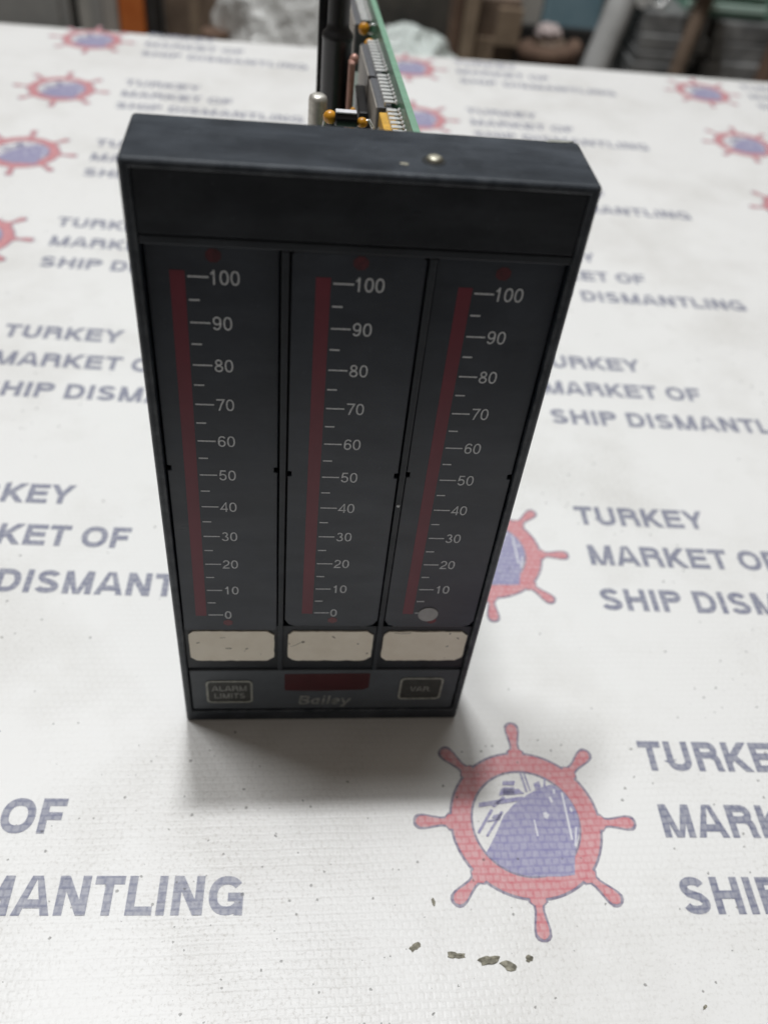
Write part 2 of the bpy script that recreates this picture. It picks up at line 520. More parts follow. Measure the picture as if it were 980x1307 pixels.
def text_bm(bm, txt, cap, w, f, sx=1.0, track=0.0, lift=0.012):
    """txt laid from u=0; f(u,v,lift)->3-D; returns width"""
    u = 0.0
    lay = 0
    for ch in txt:
        adv, strokes = glyph(ch, w)
        for si, s in enumerate(strokes):
            L, R, closed = ribbon(s, w)
            z = lift * (1 + si)
            m = len(L)
            lo = -0.5 if ch == 'y' else 0.0
            for i in range(m if closed else m - 1):
                j = (i + 1) % m
                q4 = clip_band([L[i], L[j], R[j], R[i]], lo, 1.0)
                if len(q4) >= 3:
                    bm.faces.new([bm.verts.new(f((u + q.x * sx) * cap, q.y * cap, z)) for q in q4])
        u += adv * sx + track
    return u * cap

def text_w(txt, w):
    return sum(glyph(c, w)[0] for c in txt)

# ================================================================== SETTING
floor = boxo('floor', 'concrete', None, -3500, 4500, -1500, 6500, -800, -750)
tag(floor, kind='structure')

# table that carries the banner
table = tag(empty('table', (100, 100, -750)), 'long table spread with a white printed banner', 'table')
TO = Vector((100, 100, -750))
def under(o, off):
    o.location = (Vector((0, 0, 0)) - Vector(off)) * MM
    return o
under(boxo('tabletop', 'cabinet_warm', table, -780, 980, -134, 541, -32, -1.2, bev=3), TO)
for lx in (-740, 940):
    for ly in (-100, 500):
        under(boxo('leg', 'cabinet_grey', table, lx - 22, lx + 22, ly - 22, ly + 22, -750, -32.0, bev=2), TO)

# ------------------------------------------------------------------ banner
bm = bmesh.new()
XA, XB, YA, YB = -790, 990, -136, 543.2
nx, ny = 60, 40
grid = {}
for i in range(nx + 1):
    for j in range(ny + 1):
        x = XA + (XB - XA) * i / nx
        y = YA + (YB - YA) * j / ny
        grid[i, j] = bm.verts.new((x, y, 0))
for i in range(nx):
    for j in range(ny):
        bm.faces.new((grid[i, j], grid[i + 1, j], grid[i + 1, j + 1], grid[i, j + 1]))
# turned-down hem over the back edge of the table
prev = [grid[i, ny] for i in range(nx + 1)]
for dy, dz in ((1.3, -0.4), (2.0, -1.6), (2.2, -4), (2.4, -45)):
    cur = [bm.verts.new((XA + (XB - XA) * i / nx, YB + dy, dz)) for i in range(nx + 1)]
    for i in range(nx):
        bm.faces.new((prev[i], prev[i + 1], cur[i + 1], cur[i]))
    prev = cur
banner = mesh_obj('printed_banner', bm, 'vinyl')
tag(banner, 'white woven vinyl banner printed with ship wheels and navy lettering, covering the table', 'banner')
sol = banner.modifiers.new('thickness', 'SOLIDIFY')
sol.thickness = 0.0009
sol.offset = -1.0

# emblem meshes, shared by all copies
RT = 28.2
def flat(u, v, l):
    return (u, v, l)
handle_prof = [(18.4, 2.1), (19.6, 2.0), (20.4, 1.0), (21.6, 0.9), (23.4, 1.2), (25.4, 1.65), (26.9, 1.6), (27.7, 1.05), (28.1, 0.25)]
def disc(bm, r, z, n=72, r0=0.0):
    o = [bm.verts.new((r * math.cos(2 * math.pi * i / n), r * math.sin(2 * math.pi * i / n), z)) for i in range(n)]
    if r0:
        q = [bm.verts.new((r0 * math.cos(2 * math.pi * i / n), r0 * math.sin(2 * math.pi * i / n), z)) for i in range(n)]
        for i in range(n):
            bm.faces.new((o[i], o[(i + 1) % n], q[(i + 1) % n], q[i]))
    else:
        bm.faces.new(o)
def handle_poly(bm, ang, grow, z):
    c, s = math.cos(ang), math.sin(ang)
    side = [(r + (grow if i > 4 else 0), hw + grow) for i, (r, hw) in enumerate(handle_prof)]
    pts = side + [(r, -hw) for r, hw in side[::-1]]
    n = len(side)
    vv = [bm.verts.new((c * r - s * t, s * r + c * t, z)) for r, t in pts]
    for i in range(n - 1):
        bm.faces.new((vv[i], vv[i + 1], vv[2 * n - 2 - i], vv[2 * n - 1 - i]))
def poly(bm, pts, z):
    bm.faces.new([bm.verts.new((x, y, z)) for x, y in pts])

def emblem(loc):
    bm = bmesh.new()
    disc(bm, 19.4, 0.06, r0=13.4)
    root = mesh_obj('ship_wheel_emblem', bm, 'ink_outline', banner)
    place(root, loc)
    bm = bmesh.new()
    disc(bm, 18.75, 0.10, r0=14.0)
    mesh_obj('wheel_rim', bm, 'ink_red', root)
    for k in range(8):
        bm = bmesh.new()
        handle_poly(bm, 0, 0.38, 0.075)
        o = mesh_obj('handle_outline', bm, 'ink_outline', root)
        o.rotation_euler.z = k * math.pi / 4
        bm = bmesh.new()
        handle_poly(bm, 0, -0.18, 0.125)
        o = mesh_obj('wheel_handle', bm, 'ink_red', root)
        o.rotation_euler.z = k * math.pi / 4
    bm = bmesh.new()
    hull = [(-11.2, -8.0), (-10.1, -6.5), (-7.5, -2.2), (-5.5, 1.6), (-2.6, 4.5), (1.6, 7.4), (5.7, 9.5), (8.2, 10.2), (9.6, 9.6), (11.2, 8.1),
            (12.6, 5.7), (13.5, 3.2), (13.75, 0.8), (13.3, -2.2), (11.9, -5.6), (10.9, -8.7), (10.0, -13.2), (6.6, -13.6), (-1.6, -13.6), (-5.5, -12.5), (-8.6, -10.6)]
    poly(bm, hull, 0.14)
    ship = mesh_obj('ship_hull', bm, 'ink_violet', root)
    bm = bmesh.new()
    for q in ([(-4.5, 11.0), (-1.2, 11.1), (-1.6, 9.9), (-4.7, 9.9)], [(-4.6, 9.3), (-1.7, 9.3), (-1.9, 7.2), (-5.0, 7.2)],
              [(-11.4, 5.0), (0.3, 6.9), (0.0, 5.7), (-11.6, 3.8)], [(-8.6, 3.4), (-12.7, -2.8), (-12.1, -3.1), (-7.9, 3.1)],
              [(-6.0, 2.9), (-10.6, -3.6), (-10.1, -3.9), (-5.4, 2.6)], [(0.3, 13.3), (0.8, 13.4), (1.7, 8.1), (1.2, 8.1)],
              [(6.6, 12.2), (7.1, 12.0), (6.6, 9.7), (6.1, 9.7)], [(-5.2, 8.9), (-0.6, 8.9), (0.8, 7.6), (-6.0, 7.0)], [(-8.2, 4.2), (-4.9, 6.9), (-4.3, 6.4), (-7.5, 3.8)],
              [(-9.6, 0.4), (-6.4, 1.0), (-6.5, 0.5), (-9.9, -0.1)], [(-8.0, 1.8), (-5.6, 2.2), (-6.4, 0.9), (-8.6, 0.9)], [(3.6, 10.4), (5.2, 11.2), (5.4, 9.4), (3.8, 8.6)], [(1.3, 13.3), (1.7, 13.3), (2.6, 8.4), (2.2, 8.4)]):
        poly(bm, q, 0.165)
    mesh_obj('ship_crane', bm, 'ink_violet', root)
    bm = bmesh.new()
    for q in ([(10.4, 8.0), (10.9, 8.0), (11.3, -4.5), (10.7, -4.5)], [(4.7, 2.4), (5.6, 2.8), (6.3, 1.9), (5.7, 0.9), (4.9, 1.1)],
              [(2.0, 0.6), (2.4, 0.6), (2.7, -3.6), (2.2, -3.6)], [(12.4, -1.2), (12.9, -1.2), (11.7, -6.2), (11.3, -6.0)],
              [(6.9, 6.6), (7.6, 6.9), (7.9, 5.4), (7.3, 5.2)], [(8.4, 9.0), (9.0, 8.9), (8.8, 7.6), (8.3, 7.7)],
              [(12.2, 4.2), (12.7, 3.2), (12.2, 2.6), (11.8, 3.4)]):
        poly(bm, q, 0.18)
    mesh_obj('ship_highlight', bm, 'ink_pale', root)
    return root

def copy_tree(o, parent):
    c = o.copy()
    scene.collection.objects.link(c)
    c.parent = parent
    for ch in list(o.children):
        copy_tree(ch, c)
    return c

LINES = (('TURKEY', 34.0, 14.6, 45.6), ('MARKET OF', 34.6, -3.7, 66.4), ('SHIP DISMANTLING', 34.6, -22.4, 110.6))
line_obj = []
first_emblem = None
OX, OY, PX, PY = 86.153, -29.867, 213.825, 91.333
th = -0.031
for r in range(0, 7):
    for c in (-2, -1, 0, 1, 2):
        X = OX + c * PX * math.cos(th) - r * PY * math.sin(th)
        Y = OY + c * PX * math.sin(th) + r * PY * math.cos(th)
        if X + 150 < XA or X - 30 > XB:
            continue
        # a print that lies wholly outside the picture is left out when more than a step away
        if abs(c) == 2 and r < 3:
            continue
        if first_emblem is None:
            first_emblem = emblem((X, Y, 0))
            first_emblem.rotation_euler.z = th
        else:
            e = copy_tree(first_emblem, banner)
            place(e, (X, Y, 0))
        for k, (txt, lx, ly, width) in enumerate(LINES):
            if len(line_obj) < 3:
                bm = bmesh.new()
                w = 0.222
                sx = width / (8.8 * (text_w(txt, w) - 0.08))
                text_bm(bm, txt, 8.8, w, flat, sx=sx, lift=0.03)
                o = mesh_obj('lettering', bm, 'ink_navy', banner)
                line_obj.append(o)
            else:
                o = line_obj[k].copy()
                scene.collection.objects.link(o)
                o.parent = banner
            place(o, (X + lx * math.cos(th) - ly * math.sin(th), Y + lx * math.sin(th) + ly * math.cos(th), 0.05))
            o.rotation_euler.z = th

# ================================================================== PANEL INDICATOR
ind = tag(empty('panel_indicator', (36, 8, 0)),
          'black three-scale bargraph panel indicator standing upright with its circuit board behind', 'indicator')
IO = Vector((36, 8, 0))
def part(o):
    o.parent = ind
    return under(o, IO)

W, H, D = 72.0, 150.0, 16.9
# bezel: block with a deep front recess
bm = bmesh.new()
ox = [(0, 0), (W, 0), (W, H), (0, H)]
ix = [(1.75, 4.6), (W - 1.75, 4.6), (W - 1.75, H - 1.5), (1.75, H - 1.5)]
fo = [bm.verts.new((x, 0, z)) for x, z in ox]
bo = [bm.verts.new((x, D, z)) for x, z in ox]
fi = [bm.verts.new((x, 0, z)) for x, z in ix]
bi = [bm.verts.new((x, 8.0, z)) for x, z in ix]
for i in range(4):
    j = (i + 1) % 4
    bm.faces.new((fo[i], fo[j], fi[j], fi[i]))
    bm.faces.new((fi[i], fi[j], bi[j], bi[i]))
    bm.faces.new((fo[i], bo[i], bo[j], fo[j]))
bm.faces.new(bi)
bm.faces.new(bo[::-1])
bmesh.ops.recalc_face_normals(bm, faces=bm.faces)
bm.edges.ensure_lookup_table()
outer = [e for e in bm.edges if all(v in fo or v in bo for v in e.verts)]
inner = [e for e in bm.edges if all(v in fi for v in e.verts)]
bmesh.ops.bevel(bm, geom=outer, offset=0.75, segments=3, affect='EDGES', profile=0.5)
bmesh.ops.bevel(bm, geom=[e for e in inner if e.is_valid], offset=0.35, segments=2, affect='EDGES', profile=0.5)
# moulding irregularity of the long edges
for v in bm.verts:
    v.co += noise.noise_vector(v.co * 0.03) * 0.05
part(mesh_obj('bezel', bm, 'bezel_black'))
# chipped spot at the back corner of the top
bm = bmesh.new()
prism(bm, [(66.0, 15.6), (69.8, 15.9), (71.0, 16.6), (68.6, 16.75), (66.8, 16.6)], lambda u, v: (u, v, 150.08), lambda u, v: (u, v, 149.6))
part(mesh_obj('chipped_corner', bm, 'outline_grey'))
# screw on top
bm = bmesh.new()
lathe(bm, [(0, 150.05), (1.9, 150.06), (2.0, 149.7), (0, 149.7)], 'Z', (46.5, 5.5, 0), 24)
hole = part(mesh_obj('screw_hole', bm, 'groove_black'))
bm = bmesh.new()
lathe(bm, [(0, 150.75), (0.7, 150.7), (1.15, 150.5), (1.3, 150.2), (1.3, 149.8), (0, 149.8)], 'Z', (46.6, 5.75, 0), 24)
s = part(mesh_obj('screw', bm, 'screw_zinc', smooth=True))
bm = bmesh.new()
prism(bm, [(41.2, 3.5), (42.1, 3.2), (42.5, 3.8), (41.8, 4.2), (41.1, 4.0)], lambda u, v: (u, v, 150.07), lambda u, v: (u, v, 149.8))
part(mesh_obj('dried_spot', bm, 'screw_zinc'))

# top blank panel and crossbar
part(boxo('blank_panel', 'panel_black', None, 1.85, 70.15, 0.3, 7.9, 138.3, 148.45, bev=0.15))
part(boxo('crossbar', 'rib_black', None, 1.80, 70.20, 0.2, 7.9, 136.6, 138.1, bev=0.25))

# ------------------------------------------------------------------ scale plates
PL = {'l': (7.81, 8.55, 0.5, 2.6, 44.54, 85.48), 'm': (31.93, 32.02, 0.5, 0.8, 45.51, 85.47), 'r': (55.41, 55.62, 0.5, 1.7, 45.58, 84.25)}
EXT = {'l': (1.98, 23.35, 38.9, 136.35), 'm': (25.2, 46.95, 40.3, 136.4), 'r': (48.6, 70.05, 40.3, 136.2)}
def make_plate(key):
    xa, xb, y0, y1, z0, hz = PL[key]
    ex0, ex1, ez0, ez1 = EXT[key]
    def surf(u, zz, off=0.0):          # u, zz in face millimetres
        t = (zz - z0) / hz
        return (u, y0 + (y1 - y0) * t - off, zz)
    ch = 0.7 if key == 'l' else 2.6
    pts = [(ex0 + ch, ez0)]
    pts += [(ex1 - ch, ez0), (ex1 - ch * 0.35, ez0 + ch * 0.25), (ex1, ez0 + ch * 0.9)]
    pts += [(ex1, 88.3), (ex1 - 0.75, 88.45), (ex1 - 0.75, 89.4), (ex1, 89.55), (ex1, ez1 - 0.6), (ex1 - 0.6, ez1)]
    pts += [(ex0 + 0.6, ez1), (ex0, ez1 - 0.6), (ex0, 89.55), (ex0 + 0.75, 89.4), (ex0 + 0.75, 88.45), (ex0, 88.3)]
    pts += [(ex0, ez0 + ch * 0.9), (ex0 + ch * 0.35, ez0 + ch * 0.25)]
    bm = bmesh.new()
    prism(bm, pts, lambda u, v: surf(u, v), lambda u, v: (u, 7.9, v), bev=0.22)
    plate = part(mesh_obj('scale_plate', bm, 'plate_black'))
    def sub(name, bm, mat):
        return mesh_obj(name, bm, mat, plate)
    def rel(q):                        # scale reading -> tick start, height
        t = q / 100.0
        return xa + (xb - xa) * t, z0 + hz * t
    # red bargraph window
    bm = bmesh.new()
    rows = 24
    prev = None
    for i in range(rows + 1):
        x, z = rel(-0.4 + 101.6 * i / rows)
        cur = [bm.verts.new(surf(x - 2.85, z, 0.03)), bm.verts.new(surf(x - 0.42, z, 0.03))]
        if prev:
            bm.faces.new((prev[0], prev[1], cur[1], cur[0]))
        prev = cur
    sub('bargraph_window', bm, 'red_lens')
    # ticks
    bm = bmesh.new()
    for q in range(0, 101, 5):
        x, z = rel(q)
        ln = 3.35 if q % 10 == 0 else 1.75
        tk = 0.155
        bm.faces.new([bm.verts.new(surf(a, b, 0.035)) for a, b in ((x, z - tk), (x + ln, z - tk), (x + ln, z + tk), (x, z + tk))])
    sub('tick_marks', bm, 'print_grey')
    # numerals
    for q in range(0, 101, 10):
        if key == 'r' and q == 0:
            pass
        x, z = rel(q)
        bm = bmesh.new()
        x0 = x + (3.62 if q < 100 else 3.25)
        text_bm(bm, str(q), 2.62, 0.118, lambda u, v, l: surf(x0 + u, z - 1.31 + v, 0.03 + l), sx=0.90, track=0.02, lift=0.008)
        sub('numeral', bm, 'print_grey')
    # alarm lamps above and below the scale
    for zz, xx, r, n in ((rel(100)[1] + 3.85, rel(100)[0] + 4.25, 1.35, 8), (rel(0)[1] - 2.75, rel(0)[0] + 4.35, 1.2, 6)):
        bm = bmesh.new()
        bm.faces.new([bm.verts.new(surf(xx + r * math.cos(2 * math.pi * (i + 0.5) / n), zz + r * 0.95 * math.sin(2 * math.pi * (i + 0.5) / n), 0.04)) for i in range(n)])
        sub('alarm_lamp', bm, 'red_dim' if n == 8 else 'red_dark')
    return plate, surf
plates = {k: make_plate(k) for k in 'lmr'}
# round silver dot stuck over the zero of one scale
pl, sf = plates['r']
bm = bmesh.new()
prism(bm, [(58.6 + 2.35 * math.cos(a * math.pi / 18), 45.2 + 2.45 * math.sin(a * math.pi / 18)) for a in range(36)],
      lambda u, v: sf(u, v, 0.22), lambda u, v: sf(u, v, -0.1), bev=0.05)
mesh_obj('round_sticker', bm, 'sticker_grey', pl)

# ribs between the plates
for xc in (24.25, 47.8):
    part(boxo('rib', 'rib_black', None, xc - 0.6, xc + 0.6, 0.25, 7.9, 22.6, 136.55, bev=0.2))
bm = bmesh.new()
lathe(bm, [(0, 0.05), (0.28, 0.1), (0.38, 0.26), (0, 0.3)], 'Y', (47.8, 0, 81.0), 14)
part(mesh_obj('paint_speck', bm, 'print_grey'))

# label frame and cards
part(boxo('label_frame', 'panel_black', None, 1.80, 70.2, 1.1, 7.9, 22.5, 39.6, bev=0.0))
CARDS = ((2.7, 22.75, 1), (26.1, 46.5, 2), (49.0, 69.5, 3))
for x0, x1, sd in CARDS:
    rnd = random.Random(sd)
    z0, z1 = 26.2, 37.9
    c = 1.5
    pts = []
    def edge(a, b, n, amp):
        for i in range(n):
            t = i / n
            p = Vector(a).lerp(Vector(b), t)
            pts.append((p.x + rnd.uniform(-amp, amp), p.y + rnd.uniform(-amp, amp)))
    edge((x0 + c, z0), (x1 - c * 1.1, z0), 16, 0.13)
    edge((x1 - c * 1.1, z0), (x1, z0 + c), 3, 0.06)
    edge((x1, z0 + c), (x1, z1 - c), 7, 0.09)
    edge((x1, z1 - c), (x1 - c * 1.1, z1), 3, 0.05)
    edge((x1 - c * 1.1, z1), (x0 + c * 0.8, z1), 16, 0.10)
    edge((x0 + c * 0.8, z1), (x0, z1 - c * 0.9), 3, 0.05)
    edge((x0, z1 - c * 0.9), (x0, z0 + c), 7, 0.07)
    edge((x0, z0 + c), (x0 + c, z0), 3, 0.05)
    bm = bmesh.new()
    prism(bm, pts, lambda u, v: (u, 0.75, v), lambda u, v: (u, 1.3, v))
    cardo = part(mesh_obj('label_card', bm, 'card_cream'))
    marks = {1: [[(10.0, 35.4), (10.9, 35.6), (11.3, 35.5)], [(15.9, 30.9), (16.5, 31.3)], [(11.2, 31.2), (12.6, 31.2)], [(4.4, 33.4), (5.2, 33.6)]],
             2: [[(26.7, 31.9), (27.8, 32.5), (29.0, 33.5), (29.6, 33.7)], [(36.6, 36.2), (37.3, 35.4)], [(42.8, 33.0), (43.2, 33.2)], [(45.3, 29.0), (45.6, 29.3)]],
             3: [[(51.4, 37.4), (53.0, 37.2), (55.6, 37.45)], [(64.8, 32.0), (65.4, 32.3)], [(67.0, 35.6), (67.6, 35.2)]]}[sd]
    for mk in marks:
        bm = bmesh.new()
        wd = 0.16 if len(mk) > 2 else 0.34
        L, R, cl = ribbon(mk, wd)
        A = [bm.verts.new((q.x, 0.72, q.y)) for q in L]
        B = [bm.verts.new((q.x, 0.72, q.y)) for q in R]
        for i in range(len(A) - 1):
            bm.faces.new((A[i], A[i + 1], B[i + 1], B[i]))
        mesh_obj('pencil_mark', bm, 'pencil', cardo)
bm = bmesh.new()
lathe(bm, [(0, 0.64), (0.3, 0.66), (0.42, 0.77), (0, 0.8)], 'Y', (29.7, 0, 33.8), 12)
part(mesh_obj('ink_blot', bm, 'pencil'))
bm = bmesh.new()
lathe(bm, [(0, 0.66), (0.2, 0.68), (0.3, 0.77), (0, 0.8)], 'Y', (45.5, 0, 29.1), 10)
part(mesh_obj('ink_blot', bm, 'pencil'))

# ------------------------------------------------------------------ lower panel with keys, window and name
low = part(boxo('lower_panel', 'front_grey', None, 1.95, 70.05, 0.5, 7.9, 4.8, 22.25, bev=0.3))
FY = 0.5
def rrect(x0, x1, z0, z1, r, n=5):
    out = []
    for cx, cz, a0 in ((x1 - r, z1 - r, 0), (x0 + r, z1 - r, 90), (x0 + r, z0 + r, 180), (x1 - r, z0 + r, 270)):
        for i in range(n + 1):
            a = math.radians(a0 + 90 * i / n)
            out.append((cx + r * math.cos(a), cz + r * math.sin(a)))
    return out
def key(x0, x1, z0, z1, lines, cap, tmat, sxx):
    bm = bmesh.new()
    prism(bm, rrect(x0, x1, z0, z1, 1.3), lambda u, v: (u, FY - 0.10, v), lambda u, v: (u, FY + 0.2, v), bev=0.05)
    k = mesh_obj('key_button', bm, 'key_face', low)
    bm = bmesh.new()
    o, i_ = rrect(x0, x1, z0, z1, 1.3), rrect(x0 + 0.55, x1 - 0.55, z0 + 0.55, z1 - 0.55, 0.9)
    A = [bm.verts.new((u, FY - 0.20, v)) for u, v in o]
    B = [bm.verts.new((u, FY - 0.20, v)) for u, v in i_]
    A2 = [bm.verts.new((u, FY - 0.05, v)) for u, v in o]
    B2 = [bm.verts.new((u, FY - 0.05, v)) for u, v in i_]
    n = len(A)
    for q in range(n):
        s_ = (q + 1) % n
        bm.faces.new((A[q], A[s_], B[s_], B[q]))
        bm.faces.new((A[q], A2[q], A2[s_], A[s_]))
        bm.faces.new((B[q], B[s_], B2[s_], B2[q]))
    mesh_obj('key_outline', bm, 'outline_grey', low)
    for zz, txt in lines:
        w = 0.19
        width = text_w(txt, w) * cap * sxx
        bm = bmesh.new()
        text_bm(bm, txt, cap, w, lambda u, v, l: ((x0 + x1) / 2 - width / 2 + u, FY - 0.13 - l, zz + v), sx=sxx, lift=0.008)
        mesh_obj('key_lettering', bm, tmat, low)
key(5.7, 17.4, 8.1, 18.0, ((13.4, 'ALARM'), (10.1, 'LIMITS')), 2.3, 'print_dim', 0.78)
key(55.0, 66.3, 9.2, 19.0, ((12.9, 'VAR.'),), 2.2, 'print_dim', 0.80)
bm = bmesh.new()
prism(bm, [(25.5, 13.5), (34, 13.2), (45.5, 13.6), (47.0, 14.6), (47.0, 21.0), (25.4, 20.7)], lambda u, v: (u, FY - 0.06, v), lambda u, v: (u, FY + 0.2, v))
mesh_obj('readout_window', bm, 'red_window', low)
bm = bmesh.new()
text_bm(bm, 'Bailey', 4.0, 0.185, lambda u, v, l: (28.8 + u + 0.12 * v, FY - 0.03 - l, 6.9 + v), sx=0.86, lift=0.008)
mesh_obj('maker_name', bm, 'print_dim', low)

# ------------------------------------------------------------------ electronics behind the bezel
SL = -0.0405
fx = lambda y: 51.2 + SL * (y - 70.7)          # component face of the board at depth y
sk = lambda y: SL * (y - 70.7)
bm = bmesh.new()
box(bm, 51.2, 52.75, 16.0, 262, 14, 129.7, skew=sk)
part(mesh_obj('circuit_board', bm, 'pcb_green'))
bm = bmesh.new()
box(bm, 51.15, 52.8, 16.5, 262.2, 129.7, 130.1, bev=0.1, skew=sk)
part(mesh_obj('board_edge', bm, 'pcb_edge'))
# carrier tray that joins bezel and board
bm = bmesh.new()
box(bm, 29.0, 49.5, 16.5, 165, 84, 85.6, skew=lambda y: 0)
part(mesh_obj('carrier_board', bm, 'pcb_green'))
part(boxo('chassis_rail', 'steel', None, 4, 68, 16.5, 258, 0.0, 2.0, bev=0.4))
for yy in (40, 235):
    x = fx(yy)
    part(boxo('board_clip', 'steel', None, x - 3.0, x + 5.0, yy - 4, yy + 4, 1.9, 20, bev=0.4))

def chip(y0, npin, mat='chip_body', top=125.2, wide=6.4, pitch=2.54, face=True):
    ln = (npin - 1) * pitch + 2.3
    bm = bmesh.new()
    box(bm, 51.2 - 4.7, 51.2 - 1.1, y0 - 1.15, y0 - 1.15 + ln, top - wide, top, bev=0.25, skew=sk)
    body = part(mesh_obj('logic_chip', bm, mat))
    bm = bmesh.new()
    for i in range(npin):
        y = y0 + i * pitch
        x = fx(y)
        box(bm, x - 3.1, x - 0.75, y - 0.72, y + 0.72, top + 0.85, top + 1.2, bev=0.1, seg=1)
        box(bm, x - 3.1, x - 2.8, y - 0.72, y + 0.72, top - 0.1, top + 0.95)
        box(bm, x - 0.85, x + 0.05, y - 0.28, y + 0.28, top + 0.88, top + 1.15)
        lathe(bm, [(0.75, 0.0), (0.55, -0.35), (0.3, -0.6), (0, -0.65)], 'X', (x, y, top + 1.0), 8)
    o = mesh_obj('pin_row', bm, 'tin', body)
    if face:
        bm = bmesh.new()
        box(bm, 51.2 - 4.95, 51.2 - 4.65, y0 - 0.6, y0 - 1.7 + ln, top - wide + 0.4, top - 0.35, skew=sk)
        mesh_obj('lit_package_face', bm, 'chip_tan_lit', body)  # thin tan plate paints the light caught on the chip's left face
    return body
chip(72.2, 8, 'gold', face=False)
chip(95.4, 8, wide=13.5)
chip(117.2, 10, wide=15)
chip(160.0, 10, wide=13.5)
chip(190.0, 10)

def bead(c, rx, ry, rz, mat, name, parent=None):
    bm = bmesh.new()
    bmesh.ops.create_uvsphere(bm, u_segments=18, v_segments=12, radius=1.0)
    for v in bm.verts:
        v.co = Vector((v.co.x * rx + c[0], v.co.y * ry + c[1], v.co.z * rz + c[2]))
    return part(mesh_obj(name, bm, mat, smooth=True))
for c in ((46.3, 143.6, 124.2), (44.8, 149.5, 126.6), (43.2, 186.2, 127)):
    bead(c, 1.6, 1.25, 1.7, 'amber', 'bead_capacitor')
    bm = bmesh.new()
    for dz in (-1.0, 1.0):
        tube(bm, [(c[0] + 1.4, c[1], c[2] + dz), (c[0] + 2.6, c[1], c[2] + dz * 1.3), (fx(c[1]) + 0.3, c[1], c[2] + dz * 1.3)], 0.3, 6)
    part(mesh_obj('wire_lead', bm, 'tin', smooth=True))

# tall black electrolytic capacitor
bm = bmesh.new()
lathe(bm, [(0, 85.5), (3.5, 85.5), (3.9, 86.5), (3.9, 131.4), (4.05, 132.0), (4.05, 132.8), (3.85, 133.4), (3.3, 134.0), (2.95, 134.6), (2.85, 136.0), (2.85, 142.0), (2.8, 143.0), (0, 143.0)], 'Z', (36.1, 121, 0), 40)
part(mesh_obj('electrolytic_capacitor', bm, 'cap_sleeve', smooth=True))
bm = bmesh.new()
lathe(bm, [(0, 145.5), (0.5, 145.2), (1.6, 143.7), (2.1, 142.95), (0, 142.9)], 'Z', (36.6, 121, 0), 20)
part(mesh_obj('capacitor_cap', bm, 'tin', smooth=True))
part(boxo('heat_sink', 'cap_sleeve', None, 31.2, 34.6, 126.5, 131, 85.4, 160, bev=0.3))
# silver can
bm = bmesh.new()
lathe(bm, [(0, 85.5), (2.45, 85.5), (2.45, 86.4), (2.35, 86.6), (2.35, 123.6), (2.15, 124.5), (1.4, 125.0), (0, 125.1)], 'Z', (31.1, 100.5, 0), 28)
part(mesh_obj('metal_can', bm, 'steel', smooth=True))
# banded diode with gilt ends lying across
bm = bmesh.new()
lathe(bm, [(0, 34.4), (1.55, 34.5), (1.7, 34.9), (1.7, 39.2), (1.55, 39.6), (0, 39.7)], 'X', (0, 79, 127.6), 20)
part(mesh_obj('diode_body', bm, 'cap_sleeve', smooth=False))
bm = bmesh.new()
box(bm, 34.6, 39.4, 77.7, 79.6, 129.15, 129.55, bev=0.15)
part(mesh_obj('diode_band', bm, 'band_white'))
bead((33.4, 79, 127.8), 1.6, 1.45, 1.5, 'amber', 'diode_end')
bead((40.8, 79, 127.0), 1.3, 1.15, 1.2, 'amber', 'diode_end')
bm = bmesh.new()
tube(bm, [(33.4, 79, 127.6), (32.2, 79, 127), (31.9, 79, 125), (31.9, 79, 85.4)], 0.35, 8)
part(mesh_obj('wire_lead', bm, 'tin', smooth=True))
bm = bmesh.new()
tube(bm, [(41.0, 79, 127.4), (42.4, 79, 127.6), (43.4, 79, 126.0), (43.5, 79, 85.4)], 0.35, 8)
part(mesh_obj('wire_lead', bm, 'tin', smooth=True))
# copper-coloured film capacitor and its neighbours
part(boxo('film_capacitor', 'copper', None, 38.9, 40.6, 112, 116, 85.4, 129.2, bev=0.7, seg=3))
bead((40.4, 115.2, 129.0), 1.2, 1.3, 1.4, 'copper', 'capacitor_tip')
bead((39.9, 100.5, 119.5), 1.1, 1.1, 3.0, 'amber', 'bead_capacitor')
bm = bmesh.new()
tube(bm, [(39.9, 100.5, 118), (39.9, 100.5, 85.4)], 0.3, 6)
part(mesh_obj('wire_lead', bm, 'tin', smooth=True))
part(boxo('dark_gap_block', 'cap_sleeve', None, 41.6, 44.2, 104, 124, 85.4, 120, bev=0.4))  # black block put in to stand for the dark gap beside the chips
for i in range(4):
    bm = bmesh.new()
    tube(bm, [(42.0 + i * 0.9, 84 + i * 1.6, 85.4), (42.0 + i * 0.9, 84 + i * 1.6, 117 + i), (43.0 + i * 0.9, 84 + i * 1.6, 119.5 + i), (44 + i * 0.9, 84 + i * 1.6, 118)], 0.32, 6)
    part(mesh_obj('wire_lead', bm, 'tin', smooth=True))

